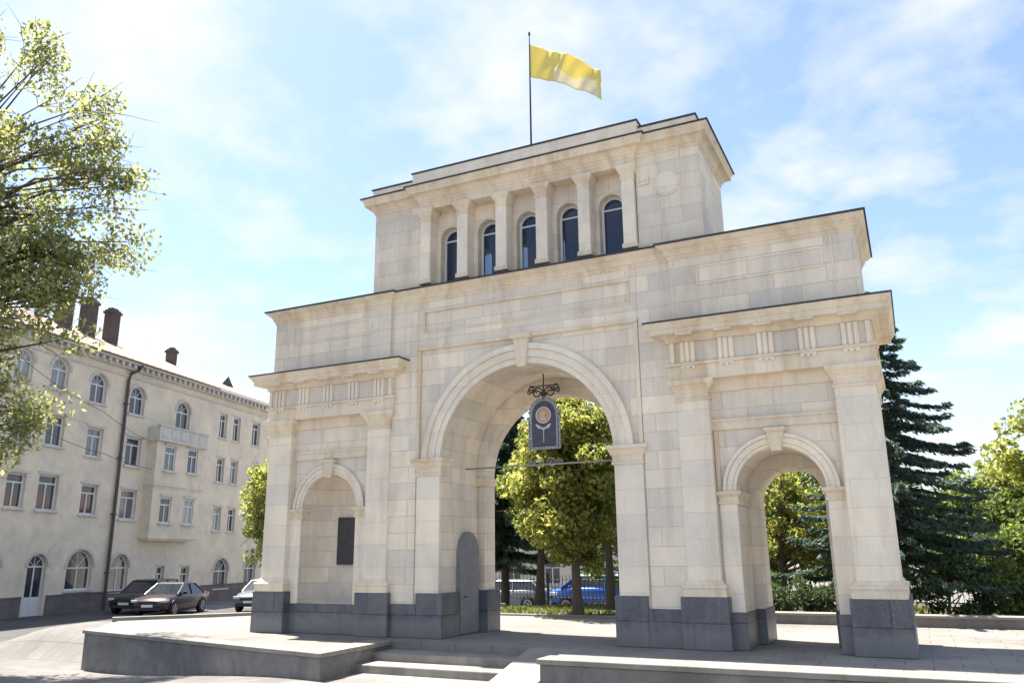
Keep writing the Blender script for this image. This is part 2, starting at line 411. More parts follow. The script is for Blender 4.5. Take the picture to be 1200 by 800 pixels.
    for k in (-1.84, -.92, 0, .92, 1.84):
        m = MB(); c = cx+k
        for q in (-.13, 0, .13): m.box(c+q-.042, c+q+.042, -.19, -.1, 6.565, 7.075)
        m.box(c-.185, c+.185, -.145, -.1, 6.565, 7.075)
        m.box(c-.18, c+.18, -.19, -.14, 6.45, 6.485)
        for q in (-.13, 0, .13): m.box(c+q-.04, c+q+.04, -.185, -.13, 6.40, 6.45)
        m.box(c-.2, c+.2, -.46, -.2, 7.2, 7.247)
        G(m, 'triglyph', LIMEP, en, .004)
    for q in (-1, 1): G(MB().box(cx+q*2.22-.05, cx+q*2.22+.05, -.17, -.1, 6.565, 7.075), 'frieze_strip', LIMEP, en, .004)
    for k in (-1.38, -.46, .46, 1.38): G(MB().box(cx+k-.26, cx+k+.26, -.122, -.1, 6.58, 7.06), 'metope', METO, en, .004)
    # attic over the wing
    m = MB(); x0, x1 = X(4.186, 8.546); m.prism([(x0, 7.5), (x1, 7.5), (x1, 9.25), (x0, 9.25)], -.148, YR)
    G(m, 'attic_wall', LIME)
    m = MB(); a, b = X(4.88, 7.79)
    for za, zb in ((8.48, 8.52), (8.93, 8.97)): m.box(a, b, -.178, -.14, za, zb)
    for q in (a, b): m.box(q-.02, q+.02, -.178, -.14, 8.52, 8.93)
    a, b = X(8.0, 8.04); m.box(a, b, -.165, -.14, 7.6, 9.25)
    G(m, 'panel_moulding', LIMEP, bevel=.004)

# main cornice running over wings and centre
plan = [(-8.546, -.148), (-4.186, -.148), (-4.186, -.045), (4.186, -.045), (4.186, -.148), (8.546, -.148), (8.546, YR), (-8.546, YR)]
m = MB(); m.mould(plan, [(.007, 9.2), (.007, 9.235), (.035, 9.25), (.035, 9.31), (.07, 9.33), (.09, 9.40), (.11, 9.41), (.11, 9.45), (.17, 9.49), (.23, 9.55), (.25, 9.56), (.25, 9.60)])
mc = G(m, 'main_cornice', LIMEC, bevel=.006)
m = MB(); m.mould(plan, [(.24, 9.60), (.29, 9.605), (.29, 9.64), (0, 9.72)]); G(m, 'metal_flashing', FLASH, mc, 0)

# tower: hollow, with five windows in front and five behind
TC = [k*1.264 for k in (-2, -1, 0, 1, 2)]
m = MB()
for y0, y1 in ((.47, .95), (2.5, 3.03)):
    for c in TC: m.prism(wall_arch(max(c-.632, -3.38) if c > TC[0] else -3.38, c+.632 if c < TC[4] else 3.38, 9.6, 12.5, [(c, .34, 11.33)]), y0, y1)
for s in (-1, 1):
    a, b = sorted((s*3.36, s*5.07)); m.box(a, b, .171, 3.031, 9.6, 12.5)
G(m, 'tower_wall', LIME)
m = MB(); m.box(-3.36, 3.36, .95, 2.5, 9.62, 9.7); m.box(-3.36, 3.36, .95, 2.5, 12.3, 12.45); G(m, 'tower_floor', CONC, bevel=0)
for k in range(6):
    c = -3.16+k*1.264; a, b = c-.175, c+.175
    m = MB(); m.box(a, b, .04, .475, 9.9, 11.83)
    tp = G(m, 'tower_pilaster', LIMEP, bevel=.015)
    m = MB(); m.mould(rect(a, b, .04, .5), [(0.004, 9.84), (.03, 9.85), (.03, 9.97), (.004, 9.99)]); G(m, 'base_moulding', LIMEC, tp, .004)
    m = MB(); m.mould(rect(a, b, .04, .46), [(.004, 11.8), (.02, 11.82), (.02, 11.87), (.006, 11.88), (.006, 11.94), (.03, 11.97), (.07, 12.06), (.09, 12.08), (.11, 12.14), (.11, 12.2)]); G(m, 'capital', LIMEC, tp, .004)
for c in TC:
    fr = MB(); fr.ringarc(c, 11.33, .28, .345, .72, .8, 24); fr.box(c-.345, c-.28, .72, .8, 9.65, 11.33); fr.box(c+.28, c+.345, .72, .8, 9.65, 11.33); fr.box(c-.28, c+.28, .73, .79, 11.29, 11.335)
    w = G(fr, 'window', WHITE, bevel=0)
    m = MB(); m.prism([(c-.3, 9.7), (c+.3, 9.7)] + arch_pts(c, .3, 11.33, 20), .75, .765); G(m, 'pane', GLASSD, w, 0)
m = MB()
m.mould(rect(-3.38, 3.38, .056, 3.1), [(0, 12.2), (0, 12.3), (.012, 12.31), (.012, 12.5)])
plan = [(-5.07, .171), (-3.38, .171), (-3.38, .05), (3.38, .05), (3.38, .171), (5.07, .171), (5.07, 3.031), (-5.07, 3.031)]
m.mould(plan, [(.007, 12.4), (.03, 12.42), (.03, 12.49), (.06, 12.5), (.09, 12.56), (.11, 12.57), (.11, 12.62), (.17, 12.66), (.27, 12.67), (.27, 12.77), (.29, 12.79), (.33, 12.86), (.34, 12.89)])
tc = G(m, 'tower_cornice', LIMEC, bevel=.006)
m = MB(); m.mould(plan, [(.33, 12.89), (.375, 12.893), (.375, 12.925), (.05, 12.98)]); G(m, 'metal_flashing', FLASH, tc, 0)
plan2 = [(-5.1, .0), (-3.55, .0), (-3.55, -.13), (3.55, -.13), (3.55, 0), (5.1, 0), (5.1, 2.9), (-5.1, 2.9)]
m = MB(); m.box(-5.1, 5.1, .0, 2.9, 12.95, 13.2); m.box(-3.55, 3.55, -.13, 2.7, 12.94, 13.36); pa = G(m, 'parapet', LIMEP)
m = MB(); m.mould(rect(-5.1, 5.1, 0, 2.9), [(.03, 13.2), (.03, 13.24)]); m.mould(rect(-3.55, 3.55, -.13, 2.7), [(.03, 13.36), (.03, 13.4)]); G(m, 'metal_flashing', FLASH, pa, 0)
for s in (1,):
    m = MB(); m.disc(s*4.19, 11.5, .34, .135 if s > 0 else .163, .18)
    if s > 0: m.disc(s*4.19, 11.5, .29, .118, .14)
    G(m, 'medallion', LIMEP, bevel=.006)
    m = MB(); a, b = sorted((s*3.42, s*3.72)); m.box(a, b, .12, .18, 11.58, 11.62); m.box(a, a+.04, .12, .18, 11.62, 12.0); m.box(b-.04, b, .12, .18, 11.62, 12.0); G(m, 'panel_moulding', LIMEP, bevel=.004)
# plaque in the niche
m = MB(); m.box(-.36, .36, -.05, 0, 1.86, 3.24); m.box(-.31, .31, -.065, -.05, 1.91, 3.19)
m.xf(Matrix.Translation((-6.42, 1.2, 0)) @ Matrix.Rotation(R(4), 4, 'Z'))
G(m, 'plaque', BRONZE, bevel=.008)

# ------------------------------------------------------------------ icon hung in the arch
ic = tag(empty('hanging_icon', (0, 1.42*S, 4.95*S)), 'dark blue arched icon panel with lace-like rim hanging under the main arch', 'icon')
def I(m, name, mat, parent=ic, **k): return m.xf(Matrix.Translation((0, 0, -4.95))).build(name, mat, parent, S, **k)
BLUEI = mat_plain('icon_blue', (.055, .06, .095), .5, .1, .3, scale=9); GOLD = mat_plain('old_gold', (.50, .33, .16), .45, .35); SILV = mat_plain('tarnished_silver', (.30, .30, .33), .45, .5, .3, scale=30)
m = MB(); m.prism([(-.36, 5.0), (.36, 5.0), (.36, 5.86)] + [(.36*math.cos(math.pi*i/20), 5.86+.42*math.sin(math.pi*i/20)) for i in range(1, 20)] + [(-.36, 5.86)], -.03, .03); I(m, 'panel', BLUEI)
m = MB()
path = [(-.43, 4.97+.09*i) for i in range(10)] + [(-.43*math.cos(math.pi*i/14), 5.86+.49*math.sin(math.pi*i/14)) for i in range(1, 14)] + [(.43, 5.78-.09*i) for i in range(10)] + [(.43-.095*i, 4.97) for i in range(1, 9)]
for x, z in path: m.ringarc(x, z, .028, .06, -.03, .03, 8, 0, 2*math.pi)
m.prism([(-.4, 4.95), (.4, 4.95), (.4, 5.86)] + [(.4*math.cos(math.pi*i/20), 5.86+.46*math.sin(math.pi*i/20)) for i in range(1, 20)] + [(-.4, 5.86)], -.02, .02,
        [[(-.35, 5.0), (.35, 5.0), (.35, 5.86)] + [(.35*math.cos(math.pi*i/20), 5.86+.41*math.sin(math.pi*i/20)) for i in range(1, 20)] + [(-.35, 5.86)]])
I(m, 'rim', SILV)
m = MB(); m.ringarc(0, 5.87, .20, .235, -.06, -.02, 32, 0, 2*math.pi); I(m, 'halo_ring', mat_plain('pale_silver', (.5, .5, .52), .4, .4))
m = MB(); m.disc(0, 5.87, .19, -.045, -.02); dsk = I(m, 'disc', GOLD)
m = MB(); m.disc(0, 5.89, .07, -.07, -.04, 20); m.prism([(-.13, 5.72), (.13, 5.72), (.07, 5.83), (-.07, 5.83)], -.065, -.04)
I(m, 'figure', mat_plain('icon_skin', (.55, .42, .33), .6), dsk)
m = MB(); m.tube([(-.22, -.05, 5.62), (-.15, -.05, 5.52), (0, -.05, 5.5), (.15, -.05, 5.52), (.22, -.05, 5.62)], .028, 6); m.tube([(-.16, -.05, 5.6), (0, -.05, 5.44), (.16, -.05, 5.6)], .02, 6); m.tube([(0, -.05, 5.46), (0, -.05, 5.1)], .014, 6)
I(m, 'ribbon', mat_plain('ribbon_white', (.55, .55, .55), .6))
m = MB()
for s in (-1, 1):
    scroll(m, s*.02, 6.52, 0, .17, 1.5, s, .02); scroll(m, s*.22, 6.66, 0, .14, 1.3, s, .018, flipz=-1); scroll(m, s*.34, 6.56, 0, .09, 1.2, s, .018)
    m.tube([(0, 0, 6.72), (s*.42, 0, 6.7)], .018, 6)
m.tube([(0, 0, 6.3), (0, 0, 7.1)], .018, 6); m.disc(0, 6.48, .09, -.03, .03, 10)
I(m, 'scroll_bracket', IRON)

# ------------------------------------------------------------------ flag
fp = tag(empty('flagpole', (-.12, .96, 10.4)), 'thin dark flagpole rising from the tower roof', 'flagpole')
MB().tube([(0, 0, 0), (0, 0, 2.5), (0, 0, 4.0)], [.028, .022, .012], 8).build('pole', IRON, fp)
MB().tube([(0, 0, 3.98), (0, 0, 4.03), (0, 0, 4.08), (0, 0, 4.14)], [.012, .03, .03, .004], 8).build('finial', FLASH, fp)
MB().tube([(0, 0, 0), (0, 0, .12)], [.09, .07], 10).build('foot', FLASH, fp)
nu, nv = 44, 22; L, H = 1.95, .93
def fpt(u, v):
    x = L*u*.89; sag = -.58*L*u*.89*(.75+.25*u); w = .10*math.sin(9*u+1.2*v)*min(1, u*2.2) + .045*math.sin(17*u-3*v)*u + .02*math.sin(31*u+7*v)*min(1, u*4)
    return (-.1+x*.99, .95+.38*x*.55+w*1.1, 14.13+sag+.035*math.sin(8*u+2)*u-H*v*(1-.14*u)+.03*math.sin(11*u)*u*v)
m = MB(); vs = [fpt(i/nu, j/nv) for j in range(nv+1) for i in range(nu+1)]; fs = []
for j in range(nv):
    for i in range(nu):
        a = j*(nu+1)+i; fs.append((a, a+1, a+nu+2, a+nu+1))
m.add(vs, fs)
for k, f in enumerate(m.f):
    j, i = divmod(k, nu); u, v = (i+.5)/nu, (j+.5)/nv
    m.mi[k] = 1 if (v > .64-.2*(u-.35)+.1*math.sin(13*u) and .36 < u < .96) else 0
def mat_cloth(name, c):
    mm, nt, p, out = new_mat(name); p.inputs['Base Color'].default_value = (*c, 1); p.inputs['Roughness'].default_value = .8
    t = N(nt, 'ShaderNodeBsdfTranslucent'); t.inputs[0].default_value = (*c, 1); mx = N(nt, 'ShaderNodeMixShader'); mx.inputs[0].default_value = .45
    nt.links.new(p.outputs[0], mx.inputs[1]); nt.links.new(t.outputs[0], mx.inputs[2]); nt.links.new(mx.outputs[0], out.inputs[0]); return mm
fl = m.build('flag', [mat_cloth('flag_yellow', (.82, .72, .26)), mat_cloth('flag_white', (.82, .77, .58))], smooth=True, recalc=False)
so = fl.modifiers.new('thick', 'SOLIDIFY'); so.thickness = .006
tag(fl, 'yellow flag with white lower fly waving from the rooftop pole', 'flag')

# ================================================================== GROUND
def sst(a, b, x): t = min(1, max(0, (x-a)/(b-a))); return t*t*(3-2*t)
def gz(x, y):
    zf = -.9+.44*sst(-11, -2.6, x)
    d = (x+13.4)*.76 - (y-1.2)*.65               # >0 on the park side of the kerb line
    zb = -.9+.87*sst(-3.5, -.2, d)
    zb = min(zb, -.03-.97*sst(14.6, 18, y))
    t = sst(-.6, 2.2, y)
    if x < -10.8: t = sst(-.8, .8, y)
    return zf*(1-t)+zb*t
def sheet(name, xs, ys, keep, dz, mat, kind='structure', top=None):
    nx, ny = len(xs), len(ys); vs = [(x, y, gz(x, y)+dz) for y in ys for x in xs]; fs = []
    for j in range(ny-1):
        for i in range(nx-1):
            if keep(.5*(xs[i]+xs[i+1]), .5*(ys[j]+ys[j+1])): a = j*nx+i; fs.append((a, a+1, a+nx+1, a+nx))
    m = MB(); m.add(vs, fs); o = m.build(name, mat, smooth=True, recalc=False); o['kind'] = kind; return o
fr = lambda a, b, s: [a+(b-a)*i/int((b-a)/s) for i in range(int((b-a)/s)+1)]
xs = [-400, -150, -80, -60, -50] + fr(-45, 30, .5) + [40, 60, 100, 200, 400]; ys = [-200, -80, -40, -30] + fr(-25, 32, .5) + [40, 60, 90, 150, 400]
sheet('ground', xs, ys, lambda x, y: True, 0, PAVE)
dl = lambda x, y: (x+13.4)*.76-(y-1.2)*.65
sheet('road', fr(-45, 30, .5), fr(-25, 60, .5), lambda x, y: (y < 17 and -22 < dl(x, y) < -4.5 and x < -13.5) or (18.5 < y < 28 and dl(x, y) > -22), .006, ASPH)
sheet('lawn', fr(-14, 30, .25), fr(6.6, 14.4, .2), lambda x, y: dl(x, y) > .6, .008, SOIL)

gr = np.random.default_rng(77); GC = []
while len(GC) < 9000:
    gx_, gy_ = gr.uniform(-13, 16), gr.uniform(6.65, 14.3)
    if dl(gx_, gy_) > .7 and math.sin(gx_*1.3)+math.sin(gy_*1.9+gx_*.6) > -.9: GC.append((gx_, gy_, gz(gx_, gy_)+.055))
# terrace slab, steps and retaining walls
YS = -.68; GZ = -.46
x0s, x1s = -2.75, .4
A, B = (-11.4, -1.18), (-2.62, -3.05)
terr = MB(); terr.slab([(-11.3, -1.0), (-2.8, -2.8), (x0s, YS), (1.28, YS), (1.45, -2.2), (17, -2.2), (17, 6.4), (-8.6, 6.4), (-10.9, 3.98), (-13.1, 1.2)], -.9, 0)
terr.build('terrace', PAVE2)['kind'] = 'structure'
st = tag(empty('stone_steps', (-1.2, YS, 0)), 'three low worn stone steps leading up to the main arch', 'steps')
for k in range(3):
    z1 = -.15*(k+1)-.003 + (.0 if k < 2 else 0); y1 = YS-.6*k
    MB().box(x0s+.02, x1s+.05, y1-.62, y1+.05 if k == 0 else y1, -.9, z1).xf(Matrix.Translation((1.2, -YS, 0))).build('step', COPE, st, 1, .02)
m = MB(); m.add([(x1s, YS, -.9), (1.28, YS, -.9), (1.28, -2.62, -.9), (x1s, -2.62, -.9), (x1s, YS, -.004), (1.28, YS, -.004), (1.28, -2.62, -.44), (x1s, -2.62, -.44)],
                [(3, 2, 1, 0), (4, 5, 6, 7), (0, 1, 5, 4), (1, 2, 6, 5), (2, 3, 7, 6), (3, 0, 4, 7)])
m.xf(Matrix.Translation((1.2, -YS, 0))).build('ramp_cheek', CONC, st, 1, .01)
rw = tag(empty('retaining_wall', (-7, -2.1, -.9)), 'long weathered retaining wall left of the steps, mottled grey face under a pale coping', 'wall', 'terrace retaining walls')
T = Matrix.Translation((7, 2.1, .9))
MB().slab([(-11.36, -1.14), (-2.66, -3.0), (x0s-.0, YS-.03), (x0s-.4, YS-.03), (-3.1, -2.55), (-11.2, -.8)], -1.3, -.075).xf(T).build('wall_face', TERR, rw, 1, .015)
MB().slab([A, B, (x0s+.04, YS-.01), (x0s-.45, YS-.01), (-3.15, -2.5), (-11.4, -.72)], -.072, .012).xf(T).build('coping', COPE, rw, 1, .012)
rw = tag(empty('retaining_wall', (8, -2.3, -.9)), 'low retaining wall right of the steps with a straight pale coping', 'wall', 'terrace retaining walls')
T = Matrix.Translation((-8, 2.3, .9))
MB().box(1.34, 17, -2.34, -1.9, -1.3, -.075).xf(T).build('wall_face', TERR, rw, 1, .015)
MB().box(1.3, 17, -2.38, -1.82, -.072, .014).xf(T).build('coping', COPE, rw, 1, .012)
# kerb along the street side of the terrace, low wall behind
kb = MB(); d = Vector((.65, .76, 0)); nn = Vector((-.76, .65, 0))
p0 = Vector((-13.35, 1.2, 0)); p1 = p0+d*12
kb.slab([tuple((p0)[:2]), tuple((p1)[:2]), tuple((p1+nn*.25)[:2]), tuple((p0+nn*.25)[:2])], -.8, .09)
tag(kb.build('kerb_wall', COPE, None, 1, .015), 'low tan kerb wall along the terrace edge in front of the parked cars', 'kerb')
lw = tag(empty('low_wall', (9, 6.0, 0)), 'low dark parapet wall running behind the gate in front of the spruce', 'wall')
MB().box(3.0-9, 22-9, 0, .4, -.1, .2).build('wall_face', TERR, lw, 1, .01); MB().box(2.96-9, 22-9, -.04, .44, .2, .26).build('coping', CONC, lw, 1, .01)
MB().box(-9, 2.9, 6.42, 6.6, -.3, .05).build('kerb', CONC, None, 1, .01)['kind'] = 'structure'

# ================================================================== VEGETATION
def leaf_mesh(name, C, size, mat, parent, seed, up=.35, asp=.62, bend=.25, dirs=None):
    g = np.random.default_rng(seed); n = len(C)
    if dirs is None:
        a = g.normal(size=(n, 3)); a[:, 2] -= .35; a /= np.linalg.norm(a, axis=1)[:, None]
    else: a = dirs
    u = g.normal(size=(n, 3)); u[:, 2] += up*2; b = np.cross(a, u); b /= np.linalg.norm(b, axis=1)[:, None]+1e-9
    c = np.cross(a, b)
    sz = (size*g.uniform(.6, 1.3, n))[:, None]
    V = np.empty((n, 4, 3))
    V[:, 0] = C-a*sz*.5; V[:, 1] = C+b*sz*asp*.5+c*sz*bend*.3; V[:, 2] = C+a*sz*.5; V[:, 3] = C-b*sz*asp*.5+c*sz*bend*.3
    me = bpy.data.meshes.new(name); me.vertices.add(4*n); me.vertices.foreach_set('co', V.ravel().astype(np.float32))
    me.loops.add(4*n); me.loops.foreach_set('vertex_index', np.arange(4*n, dtype=np.int32))
    me.polygons.add(n); me.polygons.foreach_set('loop_start', np.arange(0, 4*n, 4, dtype=np.int32))
    me.update(calc_edges=True); me.validate(); me.materials.append(mat)
    o = bpy.data.objects.new(name, me); col.objects.link(o); o.parent = parent; return o

GD = gr.normal(size=(len(GC), 3))*.35; GD[:, 2] = 1; GD /= np.linalg.norm(GD, axis=1)[:, None]
L_GRASS = mat_leaf('grass_blade', [(.05, .10, .02), (.10, .15, .03), (.20, .19, .06)], .4)
go = leaf_mesh('grass', np.array(GC), .13, L_GRASS, None, 78, asp=.3, dirs=GD); tag(go, 'short worn grass on the lawn under the trees', 'grass', kind='stuff')

def tree(name, label, cat, base, trunk_h, tr, cc, cr, clumps, per, leaf, mat, seed, clump_r=.6, group=None, lean=(0, 0), shell=.55, twigs=True, flat=.7, keepfn=None, extra=()):
    """cc: crown centre above base, cr: crown radii"""
    g = np.random.default_rng(seed); t = tag(empty(name, base), label, cat, group)
    cc = np.array(cc, float); cr = np.array(cr, float); P = []
    tries = 0
    while len(P) < clumps and tries < 6000:
        tries += 1
        q = g.normal(size=3); q /= np.linalg.norm(q); r = (shell+(1-shell)*g.random()) if g.random() < .75 else g.random()
        q = q*r*(.86+.2*g.random())
        if keepfn and not keepfn(q): continue
        p = cc+q*cr
        if all(np.linalg.norm(p-o) > clump_r*.72 for o in P): P.append(p)
    for e in extra:
        e = np.array(e, float)
        for fr_, j in ((1, .0), (.86, .3), (.72, .4), (.9, .55)): P.append(e*np.array([fr_, fr_, 1])-np.array([0, 0, (1-fr_)*1.6])+g.normal(size=3)*j*np.array([.7, .7, .9]))
    m = MB(); top = Vector((lean[0], lean[1], cc[2]+cr[2]*.45))
    tp = lambda k: Vector((lean[0]*k*k+.05*math.sin(5*k+seed), lean[1]*k*k+.05*math.cos(4*k+seed), top.z*k))
    m.tube([tp(k/8)-Vector((0, 0, .15 if k == 0 else 0)) for k in range(9)], [tr*(1.35 if k == 0 else 1.0)*(1-.86*(k/8)**1.1) for k in range(9)], 10)
    for p in P:
        k = min(.95, max(trunk_h/top.z, (p[2]-(.35+.25*g.random())*np.linalg.norm(p[:2]))/top.z)); s0 = tp(k); e = Vector(p)
        mid = (s0+e)/2+Vector(g.normal(size=3))*.12+Vector((0, 0, .1*(e-s0).length)); r0 = min(tr*.5*(1-.7*k), .03+.02*(e-s0).length)
        m.tube([s0, mid, e], [r0, r0*.6, .008], 5, False)
        if twigs:
            for _ in range(4):
                f = e+Vector(g.normal(size=3))*clump_r*.7; m.tube([mid.lerp(e, .6), (mid.lerp(e, .8)+f)/2, f], [.012, .009, .004], 3, False)
    m.build('trunk', BARK, t, smooth=True, recalc=False)
    Cs = []
    for p in P:
        k = int(per*(.6+.8*g.random())); q = g.normal(size=(k, 3)); q *= np.minimum(1, 1.75/(np.linalg.norm(q, axis=1)[:, None]+1e-6))*clump_r*.5*(.75+.5*g.random()); q[:, 2] *= flat; Cs.append(p+q)
    leaf_mesh('crown', np.concatenate(Cs), leaf, mat, t, seed+1)
    return t

L_CHEST = mat_leaf('chestnut_leaf', [(.09, .135, .05), (.17, .21, .075), (.27, .29, .10), (.40, .38, .16)], .66)
L_MID = mat_leaf('green_leaf', [(.07, .12, .045), (.13, .185, .06), (.21, .25, .08)], .55)
L_DARK = mat_leaf('dark_leaf', [(.04, .075, .045), (.065, .105, .055), (.10, .14, .06)], .45)
L_NEAR = mat_leaf('near_leaf', [(.15, .195, .125), (.25, .28, .16), (.36, .36, .19)], .64)
L_PALE = mat_leaf('pale_leaf', [(.15, .20, .08), (.25, .29, .10), (.38, .38, .15)], .55)
L_SPR = mat_leaf('spruce_needle', [(.05, .088, .078), (.08, .13, .112), (.12, .17, .135)], .35)

tree('chestnut_tree', 'broad yellow-green chestnut tree framed by the main arch, trunk on the lawn edge', 'tree', (-1.61, 7.0, 0), 1.5, .15, (-.1, .2, 3.9), (2.0, 1.7, 2.7), 90, 330, .155, L_CHEST, 3, .58, shell=.6)
tree('lime_tree', 'smaller green tree with a slim dark trunk, standing left of the chestnut', 'tree', (-5.0, 12.0, -.03), 1.9, .17, (.3, 0, 4.2), (1.9, 1.6, 2.0), 45, 160, .18, L_MID, 5, .55)
tree('lime_tree', 'green tree behind the chestnut, trunk beside the right jamb', 'tree', (-1.85, 10.3, -.03), 1.7, .15, (.4, .5, 4.4), (2.2, 1.6, 2.3), 50, 160, .18, L_MID, 7, .55)
tree('park_tree', 'round green tree with pale crooked branches seen through the right side arch', 'tree', (3.7, 9.5, -.03), .9, .12, (.35, .3, 2.75), (1.75, 1.5, 1.65), 48, 200, .13, L_CHEST, 9, .42)
tree('park_tree', 'dull green tree standing behind the round one in the right side arch', 'tree', (3.0, 13.5, -.03), 1.0, .14, (.3, .3, 3.2), (2.6, 1.8, 2.6), 60, 170, .17, L_MID, 12, .55)
tree('small_tree', 'small yellow-green tree peeping out between the pale apartment block and the gate', 'tree', (-12.4, 6.6, -.5), .9, .13, (-.1, 0, 3.9), (1.25, 1.1, 2.35), 44, 150, .17, L_PALE, 15, .45)
tree('broadleaf_tree', 'large pale yellow-green tree at the far right of the park', 'tree', (11.6, 14.0, -.03), 1.6, .22, (0, 0, 4.0), (2.6, 2.2, 3.0), 80, 190, .19, L_PALE, 17, .62)
tree('broadleaf_tree', 'mid green tree half hidden behind the dark spruce', 'tree', (8.9, 14.2, -.03), 1.0, .16, (0, 0, 2.2), (1.9, 1.5, 1.9), 50, 170, .17, L_MID, 19, .55)
tree('broadleaf_tree', 'dark green bushy tree between the spruce and the far right tree', 'tree', (10.3, 10.8, -.03), .6, .12, (0, 0, 1.75), (1.7, 1.2, 1.45), 46, 170, .15, L_MID, 21, .45)
for i, (x, y, h, lab) in enumerate([(7.7, 7.6, 1.5, 'leafy dark shrub behind the low wall right beside the gate'), (9.3, 8.0, 1.3, 'broad dark shrub behind the low wall further right'), (11.0, 8.2, 1.35, 'green shrub behind the low wall near the right edge')]):
    tree('shrub', lab, 'shrub', (x, y, -.03), .15, .05, (0, 0, h*.55), (1.0, .7, h*.55), 30, 130, .11, [L_DARK, L_MID][i % 2], 30+i, .3, 'shrubs behind the low wall', twigs=False)
for i, (x, y, lab) in enumerate([(3.4, 7.4, 'low dark clipped shrub at left behind the wall in the right side arch'), (4.8, 7.3, 'low dark shrub at right behind the wall in the right side arch')]):
    tree('shrub', lab, 'shrub', (x, y, -.03), .1, .04, (0, 0, .55), (.85, .5, .5), 24, 130, .10, L_DARK, 40+i, .26, 'shrubs in the side arch', twigs=False)
NEAR_X = [(2.2, 2.6, 15.8), (1.2, 1.4, 16.9), (0.1, 0, 17.4), (2.9, 3.45, 13.3), (2.5, 2.95, 12.5), (3.0, 3.55, 11.5), (2.4, 2.75, 14.3), (0.4, -1.0, 16.8), (2.5, 2.95, 11.0), (2.0, 2.25, 13.4), (2.0, 1.75, 11.6), (2.3, 2.25, 10.8), (2.4, 2.45, 10.0), (2.0, 2.05, 9.3), (1.7, 1.8, 5.6), (2.0, 2.4, 6.6), (1.2, 1.0, 5.0), (0.8, 1.2, 4.6)]
# tree over the camera's left shoulder: trunk outside the picture, boughs reaching in
tree('overhanging_tree', 'grey-green leafy tree reaching into the upper left of the view, boughs ending in bare twigs', 'tree', (-15.1, -4.0, -1.0), 4.6, .27, (-.1, -.2, 10.3), (2.7, 3.1, 6.0), 185, 205, .15, L_NEAR, 23, .75, shell=.4, extra=NEAR_X)

# conifers
def conifer(name, label, base, h, rad, seed, mat, whorls, droop=.35, low=.17, lf=.2, dens=1.):
    g = np.random.default_rng(seed); t = tag(empty(name, base), label, 'tree'); m = MB()
    m.tube([(0, 0, -.2), (0, 0, h*.5), (0, 0, h)], [.02*h, .012*h, .01], 8)
    C, D = [], []
    for w in range(whorls):
        f = w/(whorls-1); z = h*(low+(1-low)*f)*.995; Lb = rad*(1-f)**.78*(.85+.3*g.random())+.1
        nb = int(5+3*(1-f)); a0 = g.random()*6.28
        for k in range(nb):
            a = a0+2*math.pi*k/nb+g.normal()*.2; Lk = Lb*(.62+.5*g.random()); n = 8; zj = g.normal()*.14*(1-f)
            pts = []
            for i in range(n+1):
                s = i/n; pts.append(np.array([math.cos(a)*Lk*s, math.sin(a)*Lk*s, z+zj+Lk*(.12*s-droop*s*s*1.5+droop*.9*s**4)]))
            m.tube([Vector(p) for p in pts], [.022*(1-.85*i/n)*(.4+Lk*.5) for i in range(n+1)], 4, False)
            tang = np.array([math.cos(a), math.sin(a), 0]); side = np.array([-math.sin(a), math.cos(a), 0])
            for q in range(int(dens*(16+26*Lk))):
                s = g.random()**.75; i = min(n-1, int(s*n)); p = pts[i]+(pts[i+1]-pts[i])*(s*n-i); sg = 1 if g.random() < .5 else -1
                Lt = (.10+.34*(1-s))*min(1, Lk)*(.5+.7*g.random()); d = tang*.65+side*sg*(.75*g.random()+.05)+np.array([0, 0, -.25-.35*g.random()]); d /= np.linalg.norm(d)
                for e in (.2, .55, .9):
                    C.append(p+d*Lt*e+g.normal(size=3)*.02); dd = d+g.normal(size=3)*.28; D.append(dd/np.linalg.norm(dd))
    m.build('trunk', BARK, t, smooth=True, recalc=False)
    leaf_mesh('needles', np.array(C), lf, mat, t, seed+1, asp=.28, bend=.1, dirs=np.array(D)); return t
conifer('spruce_tree', 'tall dark blue-green spruce with drooping tiers of branches right behind the gate', (6.75, 8.6, -.03), 8.75, 2.95, 51, L_SPR, 29, droop=.40, dens=2.6, lf=.17)
conifer('dark_conifer', 'dark blue-green conifer behind the chestnut at the left of the main arch', (-6.7, 12.6, -.03), 8.6, 2.2, 53, L_SPR, 34, droop=.3, lf=.25, dens=1.6)

